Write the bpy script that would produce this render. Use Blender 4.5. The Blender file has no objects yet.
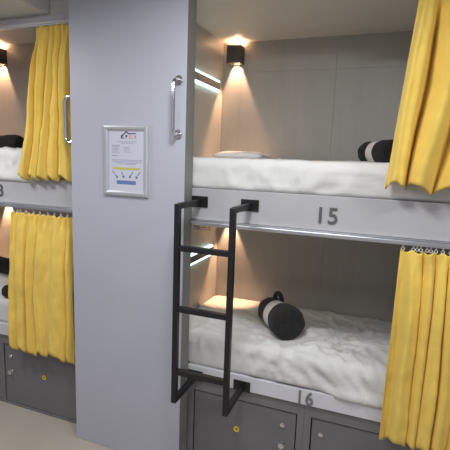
import bpy, bmesh, math, random
from mathutils import Vector, Matrix, noise
random.seed(7)
PI = math.pi
S = bpy.context.scene
COL = S.collection

# ------------------------------------------------------------------ materials
def mat(name, col, rough=.55, metal=0., var=.06, vscale=6., bump=0., bscale=60., stretch=(1,1,1), spec=.5, emit=None, estr=0., sheen=0.):
    m = bpy.data.materials.new(name); m.use_nodes = True
    nt = m.node_tree; n = nt.nodes; L = nt.links
    b = n['Principled BSDF']
    b.inputs['Roughness'].default_value = rough
    b.inputs['Metallic'].default_value = metal
    b.inputs['Specular IOR Level'].default_value = spec
    if sheen: b.inputs['Sheen Weight'].default_value = sheen
    tc = n.new('ShaderNodeTexCoord'); mp = n.new('ShaderNodeMapping')
    mp.inputs['Scale'].default_value = stretch
    L.new(tc.outputs['Object'], mp.inputs['Vector'])
    nz = n.new('ShaderNodeTexNoise'); nz.inputs['Scale'].default_value = vscale; nz.inputs['Detail'].default_value = 4
    L.new(mp.outputs['Vector'], nz.inputs['Vector'])
    rp = n.new('ShaderNodeValToRGB')
    e = rp.color_ramp.elements
    e[0].position = .3; e[1].position = .7
    e[0].color = [c*(1-var) for c in col] + [1]; e[1].color = [min(1, c*(1+var)) for c in col] + [1]
    L.new(nz.outputs['Fac'], rp.inputs['Fac']); L.new(rp.outputs['Color'], b.inputs['Base Color'])
    if bump:
        n2 = n.new('ShaderNodeTexNoise'); n2.inputs['Scale'].default_value = bscale; n2.inputs['Detail'].default_value = 3
        L.new(mp.outputs['Vector'], n2.inputs['Vector'])
        bp = n.new('ShaderNodeBump'); bp.inputs['Strength'].default_value = bump; bp.inputs['Distance'].default_value = .004
        L.new(n2.outputs['Fac'], bp.inputs['Height']); L.new(bp.outputs['Normal'], b.inputs['Normal'])
    if emit:
        b.inputs['Emission Color'].default_value = (*emit, 1); b.inputs['Emission Strength'].default_value = estr
    return m

M = dict(
    panel=mat('partition_paint', (.47,.478,.54), .45, var=.02, vscale=2),
    rail=mat('rail_paint', (.46,.455,.465), .5, var=.03),
    fascia=mat('fascia_paint', (.70,.70,.73), .5, var=.02),
    railw=mat('white_rail_paint', (.66,.66,.69), .45, var=.02),
    lam=mat('grey_laminate', (.375,.355,.32), .5, var=.05, vscale=3, stretch=(4,4,.6)),
    lamceil=mat('ceiling_laminate', (.60,.575,.52), .5, var=.03),
    endp=mat('end_laminate', (.46,.44,.40), .45, var=.04),
    edge=mat('side_grey', (.23,.23,.21), .5, var=.03),
    locker=mat('locker_laminate', (.165,.162,.168), .4, var=.06, vscale=4),
    stile=mat('locker_frame', (.185,.181,.186), .45, var=.05),
    dark=mat('dark_gap', (.02,.02,.02), .8),
    black=mat('black_powder_coat', (.009,.009,.0095), .42, var=.1, bump=.1, bscale=400),
    chrome=mat('polished_steel', (.75,.75,.76), .16, 1., var=.02),
    alu=mat('aluminium_track', (.66,.67,.70), .32, 1., var=.04),
    digit=mat('brushed_digit', (.16,.16,.165), .45, .6, var=.08),
    digitl=mat('brushed_digit_light', (.20,.20,.195), .5, .2, var=.08),
    yellow=mat('yellow_curtain', (.84,.59,.12), .85, var=.05, vscale=12, bump=.12, bscale=700, sheen=.15, spec=.2),
    hem=mat('yellow_hem', (.66,.44,.08), .85, var=.05),
    sheet=mat('white_sheet', (.70,.695,.67), .85, var=.02, bump=.1, bscale=500, spec=.2),
    core=mat('mattress_ticking', (.55,.55,.55), .9),
    pillow=mat('pillow_cotton', (.82,.80,.77), .85, var=.02, bump=.1, bscale=300, spec=.2),
    blanket=mat('black_fleece', (.028,.027,.026), .95, var=.25, vscale=60, bump=.5, bscale=250, sheen=.1, spec=.1),
    brown=mat('brown_fleece', (.12,.075,.045), .95, var=.2, vscale=40, bump=.4, bscale=250, spec=.1),
    band=mat('white_band', (.74,.72,.66), .8, var=.03, bump=.1, bscale=400),
    lamp=mat('lamp_bronze', (.075,.066,.060), .5, .2, var=.1),
    bulb=mat('lamp_bulb', (1,.85,.6), .5, emit=(1,.72,.38), estr=14),
    led=mat('led_strip', (.9,1,1), .5, emit=(.62,1,.92), estr=3.),
    silver=mat('silver_frame', (.62,.63,.66), .35, .55, var=.04),
    paper=mat('notice_paper', (.60,.61,.70), .3, var=.01),
    ink=mat('grey_ink', (.34,.34,.42), .6), inkd=mat('dark_ink', (.035,.045,.07), .6), inkr=mat('red_ink', (.62,.25,.33), .6),
    inky=mat('yellow_ink', (.55,.52,.10), .6), inkb=mat('blue_ink', (.14,.20,.42), .6),
    stick=mat('yellow_sticker', (.85,.62,.05), .5), stickd=mat('sticker_print', (.12,.09,.03), .5), stickr=mat('sticker_red', (.6,.06,.03), .5),
    ceil=mat('ceiling_paint', (.62,.60,.57), .7, var=.02), ceild=mat('ceiling_board', (.40,.39,.375), .7, var=.02),
    wall=mat('corridor_paint', (.6,.6,.62), .6, var=.02),
    plastic=mat('white_plastic', (.75,.75,.75), .4),
)
def floor_mat():
    m = mat('beige_floor_tile', (.44,.39,.33), .4, var=.07, vscale=3, bump=.05, bscale=80)
    nt = m.node_tree; n = nt.nodes; L = nt.links; b = n['Principled BSDF']
    src = b.inputs['Base Color'].links[0].from_socket
    tc = n.new('ShaderNodeTexCoord'); br = n.new('ShaderNodeTexBrick')
    br.offset = 0; br.inputs['Scale'].default_value = 1; br.inputs['Brick Width'].default_value = .6; br.inputs['Row Height'].default_value = .6
    br.inputs['Mortar Size'].default_value = .003; br.inputs['Mortar'].default_value = (.41,.365,.31,1)
    L.new(tc.outputs['Object'], br.inputs['Vector']); L.new(src, br.inputs['Color1']); L.new(src, br.inputs['Color2'])
    L.new(br.outputs['Color'], b.inputs['Base Color'])
    return m
M['floor'] = floor_mat()

# ------------------------------------------------------------------ helpers
def wloc(o):
    v = Vector((0,0,0))
    while o: v += o.location; o = o.parent
    return v
def obj(name, bm, m, parent=None, smooth=False, loc=None):
    me = bpy.data.meshes.new(name)
    bmesh.ops.recalc_face_normals(bm, faces=bm.faces)
    off = wloc(parent) if parent else Vector((0,0,0))
    if loc is not None: off = off + (Vector(loc) - off)
    bmesh.ops.translate(bm, verts=bm.verts, vec=-off)
    bm.to_mesh(me); bm.free()
    for mm in (m if isinstance(m, (list, tuple)) else [m]): me.materials.append(M[mm])
    if smooth:
        for p in me.polygons: p.use_smooth = True
    o = bpy.data.objects.new(name, me); COL.objects.link(o)
    if parent: o.parent = parent
    elif loc is not None: o.location = loc
    return o
def thing(name, label, cat, loc=(0,0,0), group=None):
    o = bpy.data.objects.new(name, None); COL.objects.link(o)
    o.empty_display_size = .05
    o.location = loc; o['label'] = label; o['category'] = cat
    if group: o['group'] = group
    return o
def tag(o, label, cat, group=None):
    o['label'] = label; o['category'] = cat
    if group: o['group'] = group
    return o
def struct(name, bm, m, label, cat, parent=None):
    o = obj(name, bm, m, parent); o['kind'] = 'structure'; o['label'] = label; o['category'] = cat
    return o
def bx(x0, x1, y0, y1, z0, z1, bev=0., bm=None, seg=2):
    t = bmesh.new()
    bmesh.ops.create_cube(t, size=1)
    for v in t.verts:
        v.co = Vector((x0 + (v.co.x+.5)*(x1-x0), y0 + (v.co.y+.5)*(y1-y0), z0 + (v.co.z+.5)*(z1-z0)))
    if bev: bmesh.ops.bevel(t, geom=t.edges[:], offset=bev, segments=seg, affect='EDGES', profile=.5)
    return merge(bm, t)
def merge(bm, t):
    if bm is None: return t
    me = bpy.data.meshes.new('tmp'); t.to_mesh(me); t.free(); bm.from_mesh(me); bpy.data.meshes.remove(me)
    return bm
def tube(pts, r, n=12, bm=None, closed=False):
    t = bmesh.new(); pts = [Vector(p) for p in pts]; rings = []
    N = len(pts); up = None
    for i, p in enumerate(pts):
        if closed: d = (pts[(i+1) % N] - pts[i-1]).normalized()
        else: d = (pts[min(i+1, N-1)] - pts[max(i-1, 0)]).normalized()
        if up is None:
            a = Vector((0,0,1)) if abs(d.z) < .9 else Vector((1,0,0))
            up = (a - d*a.dot(d)).normalized()
        else: up = (up - d*up.dot(d)).normalized()
        s = d.cross(up); rr = r(i/(N-1)) if callable(r) else r
        rings.append([t.verts.new(p + (up*math.cos(2*PI*k/n) + s*math.sin(2*PI*k/n))*rr) for k in range(n)])
    for i in range(N if closed else N-1):
        A, B = rings[i], rings[(i+1) % N]
        for k in range(n): t.faces.new((A[k], A[(k+1)%n], B[(k+1)%n], B[k]))
    if not closed:
        t.faces.new(rings[0][::-1]); t.faces.new(rings[-1])
    return merge(bm, t)
def disc(c, axis, r, h, n=24, bev=0., bm=None):
    t = bmesh.new()
    bmesh.ops.create_cone(t, cap_ends=True, segments=n, radius1=r, radius2=r, depth=h)
    if bev: bmesh.ops.bevel(t, geom=[e for e in t.edges if not e.is_manifold or e.calc_face_angle(0) > .9], offset=bev, segments=2, affect='EDGES')
    q = Vector((0,0,1)).rotation_difference(Vector(axis))
    bmesh.ops.transform(t, matrix=Matrix.Translation(c) @ q.to_matrix().to_4x4(), verts=t.verts)
    return merge(bm, t)
def bar(p, q, w, bm=None):                # square steel tube between two points
    p, q = Vector(p), Vector(q); d = (q-p); L = d.length
    t = bx(-w/2, w/2, -w/2, w/2, 0, L, .0025)
    if abs(d.normalized().z) > .99: R = Matrix.Identity(4) if d.z > 0 else Matrix.Rotation(PI, 4, 'X')
    else: R = d.to_track_quat('Z', 'Y').to_matrix().to_4x4()
    bmesh.ops.transform(t, matrix=Matrix.Translation(p) @ R, verts=t.verts)
    return merge(bm, t)

# ------------------------------------------------------------------ measures (metres)
ZR, ZRb = 1.580, 1.415            # upper front rail top and bottom
ZL, ZLb = 0.590, 0.509            # lower front rail
ZC = 2.515                        # bunk ceiling
ZH = 2.66                         # corridor ceiling
P = .094                          # how far the middle partition stands proud
XA, XB = -.161, 1.78              # inner ends of the right-hand bunks
LA, LB = -2.235, -.46              # inner ends of the left-hand bunks
DR, DL = .80, .75
ZM = .158                         # mattress height over its rail

# ------------------------------------------------------------------ setting
struct('floor', bx(-4, 3.6, -2.8, 1.0, -.06, 0), 'floor', 'beige tiled corridor floor', 'floor')
struct('ceiling', bx(-4, 3.6, -2.8, .86, ZH, ZH+.05), 'ceild', 'grey corridor ceiling', 'ceiling')
struct('trim_1', bx(-4, -.915, -2.8, -.0005, ZC-.004, ZH-.0005, .003), 'ceil', 'pale lowered soffit board on the left part of the ceiling', 'ceiling board')
struct('wall_back', bx(-4, 3.6, .86, .92, 0, 2.8), 'wall', 'wall behind the bunks', 'wall')
struct('wall_front', bx(-4, 3.6, -2.86, -2.8, 0, ZH), 'wall', 'corridor wall opposite the bunks', 'wall')
struct('wall_middle', bx(-.702, 0, -P, 0, .0005, ZH-.0005, .0015), 'panel', 'tall pale lilac grey partition panel between the two bunk stacks', 'partition wall')

struct('trim_2', bx(.0002, .0022, -P+.0015, -.0005, .001, ZH-.001), 'edge', 'thin darker grey layer on the right side of the partition panel', 'edge band')  # thin layer on the side face, darker grey than the front

# ------------------------------------------------------------------ digits
def digits(name, txt, x0, x1, z0, z1, y, m, parent):
    cu = bpy.data.curves.new('tmp_font', 'FONT'); cu.body = txt; cu.extrude = .05; cu.bevel_depth = .012; cu.resolution_u = 6
    cu.space_character = 1.12
    o = bpy.data.objects.new('tmp_font', cu); COL.objects.link(o)
    bpy.context.view_layer.update()
    me = bpy.data.meshes.new_from_object(o.evaluated_get(bpy.context.evaluated_depsgraph_get()))
    bpy.data.objects.remove(o); bpy.data.curves.remove(cu)
    bm = bmesh.new(); bm.from_mesh(me); bpy.data.meshes.remove(me)
    bmesh.ops.remove_doubles(bm, verts=bm.verts, dist=1e-5)
    mn = [min(v.co[k] for v in bm.verts) for k in range(3)]; mx = [max(v.co[k] for v in bm.verts) for k in range(3)]
    for v in bm.verts:
        a, b, c = [(v.co[k]-mn[k])/(mx[k]-mn[k]) for k in range(3)]
        v.co = Vector((x0 + a*(x1-x0), y - c*.005, z0 + b*(z1-z0)))
    return obj(name, bm, m, parent)

# ------------------------------------------------------------------ bunk frames
def glider(x, z, parent, y=-.02, name='glider', m='plastic'):
    b = tube([(x, y, z+.016), (x, y, z+.006)], .003, 6)
    tube([(x + .0065*math.cos(a), y, z + .0065*math.sin(a)) for a in [2*PI*k/10 for k in range(10)]], .0018, 5, b, True)
    return obj(name, b, m, parent, True)
def bunk(label, x0, x1, D, zc, side, n_up, n_lo):
    """x0..x1 inner ends; side = +1 when the middle partition is at the left end"""
    t = thing('bunk_bed', label, 'bunk bed', (x0, 0, 0), 'built in bunk beds')
    fx0, fx1 = (0.0005, x1+.03) if side > 0 else (x0-.03, -.7025)       # front members run to the partition
    top = ZH-.022
    r = obj('upper_rail', bx(fx0, fx1, 0, .022, ZRb, ZR, .002), 'rail', t)
    if n_up == '15': digits('bunk_number', n_up, .666, .752, 1.449, 1.527, 0, 'digit', r)
    else: digits('bunk_number', n_up, -1.405, -1.322, 1.449, 1.527, 0, 'digit', r)
    r2 = obj('lower_rail', bx(fx0, fx1, 0, .022, ZLb, ZL, .002), 'railw', t)
    if n_lo == '16': digits('bunk_number', n_lo, .628, .702, .512, .585, 0, 'digitl', r2)
    b = bx(x0, x1, .023, D, ZR-.09, ZR-.002); bx(x0, x1, .023, D, 1.44, ZR-.091, 0, b)
    obj('upper_base', b, 'lamceil', t)
    obj('lower_base', bx(x0, x1, .023, D, ZLb+.002, ZL-.002), 'lam', t)
    # back made of sheet panels with fine joints
    b = bmesh.new(); w = (x1-x0)
    cuts = [x0] + ([-.03, .60, 1.22] if side > 0 else [x0+.62, x0+1.24]) + [x1]
    for za, zb in ((.30, 1.439), (ZR+.0, 2.318), (2.319, top+.02)):
        for i in range(len(cuts)-1): bx(cuts[i]+.0006, cuts[i+1]-.0006, D, D+.018, za, zb, 0, b)
    obj('back_panel', b, 'lam', t)
    obj('back_board', bx(x0, x1, D+.0185, D+.03, .3, top+.02), 'dark', t)
    for xa, xb in ((x0-.03, x0-.0005), (x1+.0005, x1+.03)):
        obj('end_panel', bx(xa, xb, .0005 if side*(xa-.5*(x0+x1)) < 0 else 0, D+.03, 0.001, top+.02), 'endp', t)
    obj('top_panel', bx(x0, x1, .019 if side < 0 else 0, D, zc, zc+.018), 'lamceil', t)
    f = bx(fx0, fx1, 0.0005, .018, 2.474 if side < 0 else ZC+.0185, ZC-.012 if side < 0 else top+.02, .002)
    obj('fascia', f, 'fascia', t)
    if side < 0: obj('bulkhead', bx(fx0, fx1, .004, .018, ZC-.0115, top+.02), 'ceil', t)
    for z in (ZRb, 2.474 if side < 0 else ZC):
        tx = fx0+.002 if (side < 0 or z < 2) else .62
        b = bx(tx, fx1, -.034, .018 if z < 2.5 else -.002, z-.023, z-.007, .003)
        bx(tx, fx1, -.012, .012 if z < 2.5 else -.004, z-.006, z-.0005, 0, b)
        bx(tx, fx1, -.026, -.014, z-.0275, z-.022, 0, b)
        tr = obj('curtain_track', b, 'alu', t)
        if side > 0 and z < 2:
            for gx in (.028, .040, .052, .072, .082, .094, .112): glider(gx, z-.042, tr, m='digit')  # dark digit colour paints the backlit shade onto these gliders
    return t
bunk('grey built in double bunk right of the partition, numbered 15 and 16', XA, XB, DR, ZC, 1, '15', '16')
bunk('grey built in double bunk left of the partition, its number half out of view', LA, LB, DL, 2.60, -1, '13', '14')
# lining behind the middle partition, between both bunk stacks
struct('wall_core', bx(LB+.031, XA-.031, .001, .8, .001, ZH-.001), 'wall', 'closed core behind the middle partition', 'wall')

# ------------------------------------------------------------------ lockers under the bunks
def locker(x0, x1, dx0, dx1, hx, sx, label, key):
    t = thing('locker', label, 'locker', ((x0+x1)/2, .3, 0), 'lockers under the bunks')
    zt, zb, zd = ZLb-.001, .001, .442
    yf = .012
    b = bx(x0, dx0, yf, .05, zb, zt, .001); bx(dx1, x1, yf, .05, zb, zt, .001, b)
    bx(dx0, dx1, yf, .05, zd, zt, .001, b); bx(dx0, dx1, yf, .05, zb, .014, .001, b)
    obj('front_frame', b, 'stile', t)
    obj('carcass', bx(x0+.001, x1-.001, .0505, .70, zb, zt), 'dark', t)
    d = obj('door', bx(dx0+.006, dx1-.006, yf+.006, yf+.032, .018, zd-.007, .0015), 'locker', t)
    yd = yf+.006
    lz, kz = .357, .245
    b = disc((hx, yd-.003, lz), (0,1,0), .0125, .006, 20, .0015); disc((hx, yd-.007, lz), (0,1,0), .0075, .004, 16, 0, b)
    obj('lock', b, 'chrome', d, False)
    b = disc((hx+.002, yd-.002, kz), (0,1,0), .017, .004, 20, .001); disc((hx+.002, yd-.008, kz), (0,1,0), .007, .010, 16, 0, b)
    disc((hx+.002, yd-.019, kz), (0,1,0), .0155, .013, 24, .004, b)
    obj('knob', b, 'chrome', d, False)
    if sx is not None:
        s = obj('sticker', disc((sx, yd-.0006, .262), (0,1,0), .017, .001, 24), 'stick', d)
        obj('printed_key', bx(sx-.003, sx+.008, yd-.0016, yd-.0012, .258, .268, 0), 'stickd', s)
        obj('printed_dot', disc((sx-.011, yd-.0013, .268), (0,1,0), .004, .0006, 12), 'stickr', s)
    return t
locker(XA, .66, .035, .625, .550, .295, 'dark grey locker with yellow sticker beneath the ladder, under bunk 16', 1)
locker(.6605, XB, .696, 1.40, .749, None, 'dark grey locker behind the hem of the right-hand lower curtain', 2)
locker(-1.42, LB, -1.398, -.72, -1.338, -1.055, 'dark grey locker with yellow sticker left of the partition', 3)
locker(LA, -1.4205, LA+.03, -1.432, -1.50, None, 'dark grey locker cut off by the left edge of the photo', 4)

# ------------------------------------------------------------------ mattresses with crumpled sheets
def crest(p, w): return max(0, 1 - abs(noise.noise(p))*w)**2
def crumple(x, y, amt, seed):
    w = noise.noise(Vector((x*2.3+seed, y*2.3, 4.1)))
    w2 = noise.noise(Vector((x*2.1, y*2.6+seed, 9.7)))
    px, py = x + .22*w, y + .22*w2
    h = .40*crest(Vector((px*2.8+py*1.6+seed, py*3.6-px*1.2, 1.3)), 2.6)
    m = .5+.5*noise.noise(Vector((x*3, y*3+seed, 3.3)))
    h += .36*crest(Vector((px*6+py*3, py*7-px*4+seed, 6.3)), 2.8)*(.4+m)
    h += .34*crest(Vector((px*12-py*4+seed, py*13+px*6, 2.2)), 2.6)*(.3+m)
    h += .17*crest(Vector((px*19+py*9+seed, py*22-px*7, 5.2)), 2.4)*(.2+m)
    h += .05*noise.noise(Vector((x*24+seed, y*26, 7.2)))
    h += .22*noise.noise(Vector((x*2.2+seed, y*3.1, .4)))
    return h*amt
def mattress(label, x0, x1, D, z0, amt, seed, droop=None, flat=()):
    t = thing('mattress', label, 'mattress', ((x0+x1)/2, D/2, z0), 'mattresses on the bunks')
    x0 += .004; x1 -= .004; y0, y1 = .022, D-.006; z1 = z0+ZM; z0 += .001; r = .035
    obj('foam_core', bx(x0+.05, x1-.05, y0+.05, y1-.05, z0+.004, z1-.045, .01), 'core', t)
    prof = []
    for k in range(7): prof.append((y0, z0 + (z1-r-z0)*k/7, (-1,0)))
    for k in range(7):
        a = PI/2*k/6; prof.append((y0+r-r*math.cos(a), z1-r+r*math.sin(a), (-math.cos(a), math.sin(a))))
    n = int((y1-y0-2*r)/.0125)
    for k in range(1, n): prof.append((y0+r+(y1-y0-2*r)*k/n, z1, (0,1)))
    for k in range(5):
        a = PI/2*k/4; prof.append((y1-r+r*math.sin(a), z1-r+r*math.cos(a), (math.sin(a), math.cos(a))))
    prof.append((y1, z0, (1,0)))
    nx = int((x1-x0)/.0125); bm = bmesh.new(); G = []
    s = 0; ss = [0]
    for i in range(1, len(prof)):
        s += math.hypot(prof[i][0]-prof[i-1][0], prof[i][1]-prof[i-1][1]); ss.append(s)
    for i in range(nx+1):
        x = x0 + (x1-x0)*i/nx; row = []
        for j, (y, z, nn) in enumerate(prof):
            h = crumple(x, ss[j], amt(x, ss[j]), seed)
            for (ax_, ay_, bx_, by_) in flat:
                tt = max(0, min(1, ((x-ax_)*(bx_-ax_)+(y-ay_)*(by_-ay_))/((bx_-ax_)**2+(by_-ay_)**2)))
                h *= sm(.05, .16, math.hypot(x-ax_-tt*(bx_-ax_), y-ay_-tt*(by_-ay_)))
            edge = min(1, (x-x0)/.03, (x1-x)/.03)
            fr = 1.0
            if j == 0: h = 0
            if y > y1-.04: fr = .0
            if nn[1] < .5 and y < .2: h = max(-.006, h*.8)
            yy = y + nn[0]*h*fr; zz = z + nn[1]*h*fr - (1-edge)*.012*(nn[1] > .3)
            if yy > y1: yy = y1
            if yy < .001: yy = .001 if not droop else max(yy, -.006)
            if droop and j < 3:
                d = droop(x)
                yy -= .027*min(1, d/.01)*(1-j/3.); zz -= d*(1-j/3.)
            row.append(bm.verts.new((x, yy, zz)))
        G.append(row)
    for i in range(nx):
        for j in range(len(prof)-1): bm.faces.new((G[i][j], G[i+1][j], G[i+1][j+1], G[i][j+1]))
    bm.faces.new(G[0][::-1]); bm.faces.new(G[-1])
    for i in range(nx): bm.faces.new((G[i][0], G[i][-1], G[i+1][-1], G[i+1][0]))
    o = obj('fitted_sheet', bm, 'sheet', t)
    for p in o.data.polygons: p.use_smooth = len(p.vertices) == 4
    return t
def sm(a, b, x):
    u = max(0, min(1, (x-a)/(b-a))); return u*u*(3-2*u)
mattress('white sheeted mattress on the right-hand upper bunk above number 15', XA, XB, DR, ZR, lambda x, s: .034 if s < .13 else .012, 3.1, flat=[(.83,.60,.975,.41), (-.03,.60,.18,.60)])
mattress('white mattress with a crumpled sheet on the lower bunk 16 behind the ladder', XA, XB, DR, ZL, lambda x, s: (.026 + .026*sm(.2, .5, x))*(1-.6*sm(.55, .85, s)), 8.4, flat=[(.345,.43,.525,.205)],
         droop=lambda x: .012*sm(.72, .85, x))
mattress('white sheeted mattress on the left-hand upper bunk', LA, LB, DL, ZR, lambda x, s: .03, 5.5, droop=lambda x: .030*sm(-1.0, -1.12, x), flat=[(-2.02,.50,-1.66,.47)])
mattress('white sheeted mattress on the left-hand lower bunk behind the yellow curtain', LA, LB, DL, ZL, lambda x, s: .035, 12.5, flat=[(-2.08,.52,-1.72,.50), (-1.42,.072,-1.20,.080)])

# ------------------------------------------------------------------ pillow
def pillow(label, cx, cy, z, w, d, h, rot):
    bm = bmesh.new(); n = 20
    top, bot = [], []
    for i in range(n+1):
        a, b = [], []
        for j in range(n+1):
            u, v = 2*i/n-1, 2*j/n-1
            f = max(0, (1-u**4)*(1-v**4))**.5
            k = 1 - .06*(u*u*v*v)
            p = Vector((u*w/2*k*(1-.05*(1-v*v)), v*d/2*k*(1-.05*(1-u*u)), 0))
            p.rotate(Matrix.Rotation(rot, 3, 'Z'))
            cr = .004*noise.noise(Vector((u*3, v*4, 2)))
            a.append(bm.verts.new((cx+p.x, cy+p.y, z + h*.25 + h*.75*f + cr*f)))
            b.append(a[-1] if i in (0, n) or j in (0, n) else bm.verts.new((cx+p.x, cy+p.y, z + h*.25*(1-f))))
        top.append(a); bot.append(b)
    for i in range(n):
        for j in range(n):
            bm.faces.new((top[i][j], top[i+1][j], top[i+1][j+1], top[i][j+1]))
            bm.faces.new((bot[i][j], bot[i][j+1], bot[i+1][j+1], bot[i+1][j]))
    return tag(obj('pillow', bm, 'pillow', None, True, loc=(cx, cy, z)), label, 'pillow')
pillow('white pillow under the lamp at the left end of the right-hand upper mattress', .075, .60, ZR+ZM+.002, .34, .30, .048, 0)

# ------------------------------------------------------------------ rolled blankets
def roll(label, a, b, r0, r1, strap=True, tail=False, bands=True, seed=0.):
    """blanket rolled up from a to b (axis ends, on the bed), white paper band round the middle"""
    a, b = Vector(a), Vector(b); ax = (b-a); L = ax.length; d = ax.normalized()
    s = d.cross(Vector((0,0,1))).normalized(); u = s.cross(d)
    base = (a+b)/2; base.z = min(a.z-r0, b.z-r1)
    t = thing('rolled_blanket', label, 'rolled blanket', base, 'black rolled blankets')
    R = lambda f: r0 + (r1-r0)*f
    def ring(bm, f, k, crump, n=36, push=0):
        out = []
        for i in range(n):
            th = 2*PI*i/n; q = d*(f*L) + a
            rr = R(f)*k
            c = 1 + crump*(noise.noise(Vector((math.cos(th)*1.6+seed, math.sin(th)*1.6, f*2.2)))*.9 + .5*noise.noise(Vector((math.cos(th)*4, math.sin(th)*4+seed, f*5))))
            rad = rr*c
            p = q + (s*math.cos(th) + u*math.sin(th))*rad + d*push
            lim = a.z + (b.z-a.z)*f - R(f)*.93
            if p.z < lim: p.z = lim
            out.append(bm.verts.new(p))
        return out
    bm = bmesh.new()
    prof = [(-.005,.22,.0),(-.02,.45,.05),(-.025,.70,.07),(-.012,.90,.08),(.02,.985,.09),(.08,1.0,.09),(.2,1.0,.09),(.30,.97,.06),(.36,.945,.03),(.44,.94,.02),(.52,.945,.03),(.58,.98,.06),(.66,1.03,.08),(.8,1.04,.09),(.92,1.03,.09),(.985,.96,.09),(1.015,.84,.09),(1.02,.66,.09),(1.005,.48,.08),(1.015,.36,.05),(.995,.2,.0)]
    rs = [ring(bm, f, k, c) for f, k, c in prof]
    for A, B in zip(rs, rs[1:]):
        for i in range(len(A)): bm.faces.new((A[i], A[(i+1)%len(A)], B[(i+1)%len(A)], B[i]))
    bm.faces.new(rs[0][::-1]); bm.faces.new(rs[-1])
    obj('rolled_fleece', bm, 'blanket', t, True)
    if bands:
        bm = bmesh.new()
        rs = [ring(bm, f, k, .02) for f, k in ((.325,.955),(.325,.985),(.345,.99),(.45,.985),(.545,.99),(.565,.985),(.565,.955))]
        for A, B in zip(rs, rs[1:]):
            for i in range(len(A)): bm.faces.new((A[i], A[(i+1)%len(A)], B[(i+1)%len(A)], B[i]))
        obj('paper_band', bm, 'band', t, True)
    if strap:
        f0 = a + d*(L*.16)
        pts = [f0 + u*(R(.2)*.90) - s*.025 + d*.077]
        for k in range(9):
            th = PI*k/8
            pts.append(f0 + u*(R(.2)*.98 + .038*math.sin(th)) - s*.025 + d*(.075 - .097*(1-math.cos(th))/2))
        pts.append(f0 + u*(R(.2)*.90) - s*.025 - d*.022)
        bm = tube(pts, .013, 10)
        obj('carry_loop', bm, 'blanket', t, True)
    return t
zb = ZL+ZM+.001
roll('black rolled blanket with white band lying on the crumpled lower bed', (.345,.43,zb+.078), (.525,.205,zb+.092), .080, .094, seed=1.2)
zu = ZR+ZM+.001
roll('black rolled blanket with white band half hidden by the right-hand upper curtain', (.83,.60,zu+.060), (.975,.41,zu+.064), .062, .067, strap=False, seed=3.7)
roll('dark rolled blanket on the left-hand upper bunk beside the curtain', (-2.02,.50,zu+.060), (-1.66,.47,zu+.060), .061, .061, strap=False, bands=False, seed=6.1)
roll('dark rolled blanket far back on the left-hand lower bunk', (-2.08,.52,zb+.064), (-1.72,.50,zb+.064), .066, .066, strap=False, bands=False, seed=9.4)
roll('small dark roll peeping out left of the left-hand lower curtain', (-1.415,.072,zb+.044), (-1.20,.080,zb+.044), .044, .044, strap=False, bands=False, seed=11.)
# ------------------------------------------------------------------ curtains
def curtain(label, xt, xb, zt, zb, folds, seed, yt=-.020, yb=-.047, amp=.026, skew=None, hooks=None):
    t = thing('curtain', label, 'curtain', ((xt[0]+xt[1])/2, yt, zt), 'yellow bunk curtains')
    rnd = random.Random(seed)
    W = xt[1]-xt[0]; nu = int(W*420); nv = 64
    ph = [rnd.uniform(-.9,.9) for _ in range(folds+3)]
    am = [rnd.uniform(.55,1.15) for _ in range(folds+3)]
    bm = bmesh.new(); G = []
    for i in range(nu+1):
        u = i/nu; row = []
        for j in range(nv+1):
            v = j/nv
            k = u*folds
            drift = noise.noise(Vector((k*.42, v*.55, seed*1.7)))*.85 + noise.noise(Vector((k*.9, v*1.5, seed*1.7+9)))*.28
            ang = 2*PI*(k + drift)
            A = .62 + .55*(.5+.5*noise.noise(Vector((k*.75, v*.5, seed+21)))) + .35*noise.noise(Vector((k*.5, v*1.3, seed+5)))
            open_ = .35 + .65*sm(0, .22, v)
            y = yt + (yb-yt)*sm(0,.35,v)
            amp_v = amp*A*open_
            sn = math.sin(ang)
            dy = amp_v*(sn*(1.25-.25*abs(sn))) + .22*amp_v*math.sin(2.6*ang+2*drift+1)
            head = 1-sm(.0, .12, v)
            dy += head*.009*math.sin(u*W*150+3*drift) + .010*noise.noise(Vector((u*W*22, v*5, seed))) + .004*noise.noise(Vector((u*W*60, v*16, seed+2)))
            dx = .42*amp_v*math.cos(ang) + .018*v*noise.noise(Vector((u*5, v*2.0, seed+3)))
            x0 = xt[0]+(xb[0]-xt[0])*(v if skew is None else skew(v)); x1 = xt[1]+(xb[1]-xt[1])*v
            x = x0 + (x1-x0)*u + dx*min(1, 5*u, 5*(1-u))
            z = zt + (zb-zt)*v
            z += -.018*v*math.sin(ang+.6) - .03*v*noise.noise(Vector((u*4, 1.1, seed)))
            z += (1-sm(0,.05,v))*(.006*math.sin(u*W*150+1+3*drift) - .005)
            row.append(bm.verts.new((x, min(y+dy, -.0105), z)))
        G.append(row)
    for i in range(nu):
        for j in range(nv): bm.faces.new((G[i][j], G[i+1][j], G[i+1][j+1], G[i][j+1]))
    # hem: the lowest strip doubled over
    hb = bmesh.new(); H = []
    for i in range(0, nu+1):
        q = [G[i][nv-1].co, G[i][nv].co]
        H.append([hb.verts.new(q[0]+Vector((0,-.0022,0))), hb.verts.new(q[1]+Vector((0,-.0022,-.003))), hb.verts.new(q[1]+Vector((0,.0022,-.003))), hb.verts.new(q[0]+Vector((0,.0022,0)))])
    for i in range(nu):
        for k in range(3): hb.faces.new((H[i][k], H[i+1][k], H[i+1][k+1], H[i][k+1]))
    f = obj('fabric', bm, 'yellow', t, True)
    so = f.modifiers.new('thickness', 'SOLIDIFY'); so.thickness = .0022; so.offset = 0
    obj('hem', hb, 'yellow', t, True)
    for hx in (hooks or []):
        glider(hx, zt+.004, t, yt, 'hook')
    return t
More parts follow.
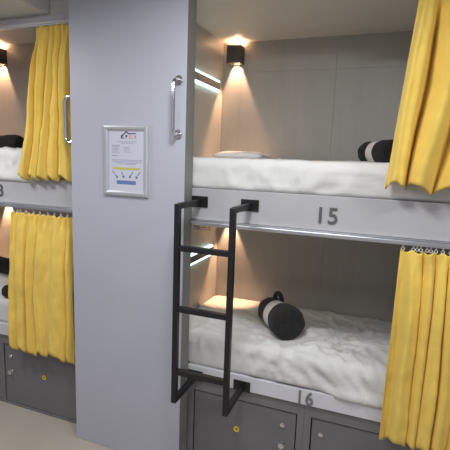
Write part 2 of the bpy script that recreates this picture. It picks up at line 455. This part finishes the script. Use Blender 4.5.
curtain('yellow curtain drawn to the right end of upper bunk 15', (1.016, 1.50), (.948, 1.48), 2.470, 1.640, 6, 12, yt=-.022, yb=-.060, amp=.042, hooks=[1.03+.055*k for k in range(9)])
curtain('yellow curtain hanging in front of lower bunk 16', (1.036, 1.50), (1.024, 1.50), 1.366, .462, 7, 5, amp=.034,
        skew=lambda v: v, hooks=[1.045,1.088,1.103,1.118,1.143,1.158,1.178,1.205,1.235,1.27,1.31,1.35,1.40,1.45])
curtain('yellow curtain of the left-hand upper bunk beside the partition', (-1.000, -.752), (-1.132, -.756), 2.446, 1.590, 4, 23, amp=.022, skew=lambda v: v**1.9, hooks=[-.985+.045*k for k in range(5)])
curtain('yellow curtain of the left-hand lower bunk beside the partition', (-1.236, -.756), (-1.268, -.756), 1.362, .468, 5, 31, amp=.016, hooks=[-1.222,-1.19,-1.165,-1.12,-1.06,-1.01,-.95,-.90,-.85,-.80])

# ------------------------------------------------------------------ ladder
t = thing('bunk_ladder', 'black square tube steel ladder fixed to the right-hand bunk rails', 'ladder', (.183, -.25, .5))
q, w = -.25, .027
for x, nm in ((.046, 'l'), (.322, 'r')):
    obj('upright', bar((x, q, .512), (x, q, 1.519), w), 'black', t)
    for z, dz, zp in ((1.508, 0, 1.510), (.525, 0, .535)):
        obj('mounting_arm', bar((x, q+w/2, z), (x-.001, -.006, z), w), 'black', t)
        pl = bx(x-.047, x+.047, -.006, -.0004, zp-.029, zp+.029, .001)
        p = obj('mounting_plate', pl, 'black', t)
        for bxx in (x-.033, x+.033): obj('bolt', disc((bxx, -.0075, zp+.012), (0,1,0), .006, .003, 12), 'black', p)
for z in (1.308, 1.006, .680):
    obj('rung', bar((.046+w/2, q, z), (.322-w/2, q, z), w), 'black', t)

# ------------------------------------------------------------------ grab handles
def handle(label, base, out, along, z0, z1, reach, r=.0085):
    base = Vector(base); out = Vector(out)
    t = thing('grab_handle', label, 'handle', base + Vector((0,0,(z0+z1)/2-base.z)), 'steel grab handles on the partition')
    pts = []
    c = .030
    A = lambda o, z: Vector((base.x, base.y, z)) + out*o
    pts.append(A(.004, z0)); pts.append(A(reach-c, z0))
    for k in range(1, 7):
        a = PI/2*k/6; pts.append(A(reach-c+c*math.sin(a), z0 + (c-c*math.cos(a))*(1 if z1 > z0 else -1)))
    for k in range(0, 7):
        a = PI/2*(1-k/6); pts.append(A(reach-c+c*math.sin(a), z1 - (c-c*math.cos(a))))
    pts.append(A(.004, z1))
    obj('bar', tube(pts, r, 16), 'chrome', t, True)
    for z in (z0, z1):
        f = obj('flange', disc(A(.0032, z), out, .0235, .0075, 28, .002), 'chrome', t)
    return t
handle('steel grab handle on the front of the partition near its right edge', (-.040, -P, 0), (0,-1,0), None, 1.848, 2.108, .058)
handle('steel grab handle sticking out past the left edge of the partition', (-.7020, -.070, 0), (-1,0,0), None, 1.795, 2.045, .056, .010)

# ------------------------------------------------------------------ lamps and led shelves
def lamp(label, cx, yb, zt, zb, energy, up=True, w=.096, d=.088):
    t = thing('wall_lamp', label, 'wall lamp', (cx, yb, (zt+zb)/2), 'bronze up and down wall lamps')
    x0, x1, y0, y1 = cx-w/2, cx+w/2, yb-d, yb-.0005
    th = .016
    b = bx(x0, x1, y0, y0+th, zb, zt, .001); bx(x0, x1, y1-.003, y1, zb, zt, .001, b)
    bx(x0, x0+th, y0+th, y1-.003, zb, zt, .001, b); bx(x1-th, x1, y0+th, y1-.003, zb, zt, .001, b)
    bx(x0+th, x1-th, y0+th, y1-.003, zt-.032, zt-.020, 0, b)
    obj('housing', b, 'lamp', t)
    c = (x0+x1)/2; cy = y1-.024
    for z, s in ((zt-.038, -1), (zt-.014, 1)):
        obj('bulb', disc((c, cy, z), (0,0,1), .017, .011, 20, .002), 'bulb', t)
        l = bpy.data.lights.new('lamp_beam', 'SPOT'); l.energy = energy*(7.6 if s < 0 else 1.5); l.color = (1,.58,.34)
        l.spot_size = math.radians(56 if s < 0 else 165); l.spot_blend = .5 if s < 0 else 1; l.shadow_soft_size = .012
        lo = bpy.data.objects.new('lamp_beam', l); COL.objects.link(lo)
        lo.parent = t
        lo.location = Vector((c, cy, z + s*.012)) - Vector(t.location)
        if s > 0: lo.rotation_euler = (PI, 0, 0)
    return t
lamp('bronze box lamp in the corner of the right-hand upper bunk', -.057, DR, 2.478, 2.366, 5)
lamp('bronze box lamp in the corner of the right-hand lower bunk, hidden by rail 15', -.057, DR, 1.395, 1.285, 4.2)
lamp('bronze box lamp at the left edge in the left-hand upper bunk', -2.105, DL, 2.562, 2.440, 6)
lamp('bronze box lamp in the left-hand lower bunk, out of view', -2.105, DL, 1.395, 1.285, 6)
def led_shelf(label, x, y0, y1, z0, z1):
    t = thing('led_shelf', label, 'shelf light', (x, (y0+y1)/2, (z0+z1)/2), 'led edged shelves on the end panel')
    obj('shelf_body', bx(x+.0005, x+.022, y0, y1, z0+.016, z1-.016, .001), 'locker', t)
    obj('led_strip', bx(x+.0005, x+.019, y0, y1, z1-.0145, z1-.002, .002), 'led', t)
    obj('led_strip', bx(x+.0005, x+.019, y0, y1, z0+.002, z0+.0145, .002), 'led', t)
led_shelf('short shelf edged with white led strips in the right-hand upper bunk', XA, .16, .705, 2.176, 2.252)
led_shelf('short shelf edged with white led strips in the right-hand lower bunk', XA, .16, .675, 1.068, 1.143)

# ------------------------------------------------------------------ framed notice
t = thing('framed_notice', 'silver framed notice sheet on the pale partition', 'notice', (-.348, -P, 1.708))
def mitre(x0, x1, z0, z1, w, d, y):
    sec = [(0,0),(0,.55),(.12,.85),(.35,1),(.65,.95),(.9,.6),(1,.25),(1,0)]
    bm = bmesh.new(); R = []
    for s, h in sec:
        o = s*w; R.append([bm.verts.new((xx, y-h*d, zz)) for xx, zz in ((x0+o, z0+o), (x1-o, z0+o), (x1-o, z1-o), (x0+o, z1-o))])
    for A, B in zip(R, R[1:]+R[:1]):
        for i in range(4): bm.faces.new((A[i], A[(i+1)%4], B[(i+1)%4], B[i]))
    return bm
fx0, fx1, fz0, fz1 = -.480, -.204, 1.520, 1.891
yp = -P-.0004
obj('frame', mitre(fx0, fx1, fz0, fz1, .030, .015, yp), 'silver', t)
pp = obj('paper', bx(fx0+.026, fx1-.026, yp-.004, yp, fz0+.026, fz1-.026), 'paper', t)
yi = yp-.0045
b = bmesh.new()
cx = (fx0+fx1)/2+.006; X0, X1 = fx0+.040, fx1-.032
def ln(xa, xb, z, h=.0028): bx(xa, xb, yi, yi+.0004, z-h/2, z+h/2, 0, b)
ln(cx-.060, cx+.060, 1.806); ln(cx-.035, cx+.040, 1.799)
for k in range(6):
    if k == 0: ln(X0+.010, X0+.060, 1.786, .0035)
    else: ln(X0+.012, X0+.052+.008*(k % 2), 1.786-.0075*k, .0022)
for k in range(4): ln(cx-.018, cx+.018+.012*(k == 3), 1.778-.0085*k, .0026)
ln(X0+.010, X0+.044, 1.733, .004)
ln(X0+.008, X1-.006, 1.711); ln(X0+.010, X1-.010, 1.703); ln(X0+.035, X1-.035, 1.695); ln(cx-.01, X1-.045, 1.689)
obj('text_lines', b, 'ink', pp)
obj('yellow_banner', bx(X0+.018, X1-.022, yi, yi+.0004, 1.660, 1.672), 'inky', pp)
obj('blue_banner', bx(X0+.040, X1-.045, yi, yi+.0004, 1.583, 1.603), 'inkb', pp)
b = bmesh.new()
def stroke(p, q, w=.003):
    p, q = Vector((p[0],0,p[1])), Vector((q[0],0,q[1])); d = (q-p).normalized(); n_ = Vector((-d.z,0,d.x))*w/2
    vs = [b.verts.new(Vector((v.x, yi+yy, v.z))) for yy in (0,.0004) for v in (p+n_, q+n_, q-n_, p-n_)]
    b.faces.new(vs[:4][::-1]); b.faces.new(vs[4:])
    for k in range(4): b.faces.new((vs[k], vs[(k+1)%4], vs[4+(k+1)%4], vs[4+k]))
def arrow(p, q):
    stroke(p, q)
    d = Vector((q[0]-p[0], q[1]-p[1])).normalized()
    for s in (1,-1):
        e = Vector(d); e.rotate(Matrix.Rotation(s*2.55, 2)); stroke(q, (q[0]+e.x*.011, q[1]+e.y*.011))
for p_, q_ in (((X0+.012,1.653), (X0+.046,1.617)), ((cx-.033,1.648), (cx-.018,1.618)), ((cx+.038,1.650), (cx+.016,1.619)), ((X1-.020,1.650), (X1-.045,1.617))):
    b = bmesh.new(); arrow(p_, q_)
    obj('arrow', b, 'inkd', pp)
# roof-line mark over lettering
b = bmesh.new()
lx, lz = cx-.046, 1.822
stroke((lx+.016, lz+.014), (lx+.042, lz+.036), .006); stroke((lx+.042, lz+.036), (lx+.058, lz+.024), .006); stroke((lx+.055, lz+.026), (lx+.100, lz+.026), .005)
stroke((lx+.012, lz), (lx+.012, lz+.018), .005); stroke((lx+.012, lz+.009), (lx+.024, lz+.018), .004); stroke((lx+.012, lz+.009), (lx+.026, lz), .005)
stroke((lx+.040, lz), (lx+.040, lz+.018), .004); stroke((lx+.040, lz+.018), (lx+.050, lz+.014), .004); stroke((lx+.040, lz+.009), (lx+.050, lz+.014), .004)
obj('logo', b, 'inkd', pp)
b = bmesh.new()
for k, (p, q_) in enumerate([((.060,0),(.060,.018)), ((.060,0),(.070,0)), ((.060,.009),(.068,.009)), ((.060,.018),(.070,.018)), ((.077,0),(.077,.018)), ((.077,0),(.086,0)), ((.091,.018),(.103,0)), ((.103,.018),(.091,0))]):
    stroke((lx+p[0], lz+p[1]), (lx+q_[0], lz+q_[1]), .0035)
obj('logo_lettering', b, 'inkr', pp)

# ------------------------------------------------------------------ light
def area(name, loc, sx, sy, e, col=(1,1,1), rot=(0,0,0)):
    l = bpy.data.lights.new(name, 'AREA'); l.shape = 'RECTANGLE'; l.size = sx; l.size_y = sy; l.energy = e; l.color = col
    o = bpy.data.objects.new(name, l); COL.objects.link(o); o.location = loc; o.rotation_euler = rot
    return o
for x, z in ((-1.55, 2.49), (.45, 2.62), (2.2, 2.62)):
    area('ceiling_downlight', (x, -.85, z), .28, .28, 17.5, (.96,.97,1))
area('corridor_light', (.2, -1.9, 2.62), 1.2, .5, 20, (.90,.93,1))
w = bpy.data.worlds.new('world'); S.world = w; w.use_nodes = True
w.node_tree.nodes['Background'].inputs['Color'].default_value = (.80,.86,1,1)
w.node_tree.nodes['Background'].inputs['Strength'].default_value = .35

# ------------------------------------------------------------------ camera
cam = bpy.data.cameras.new('camera'); co = bpy.data.objects.new('camera', cam); COL.objects.link(co)
cam.sensor_width = 36; cam.lens = 422.2321/450*36; cam.clip_start = .02
r = Vector((0.9348363,0.3532864,0.0356332)); u = Vector((-0.0866095,0.1295489,0.9877833)); f = Vector((-0.3443542,0.9265019,-0.1517050))
m = Matrix((r, u, -f)).transposed().to_4x4(); m.translation = (0.943395,-2.021854,1.729253)
co.matrix_world = m
S.camera = co
S.view_settings.view_transform = 'Standard'; S.view_settings.look = 'None'; S.view_settings.gamma = 1; S.view_settings.use_curve_mapping = False
S.view_settings.exposure = 0
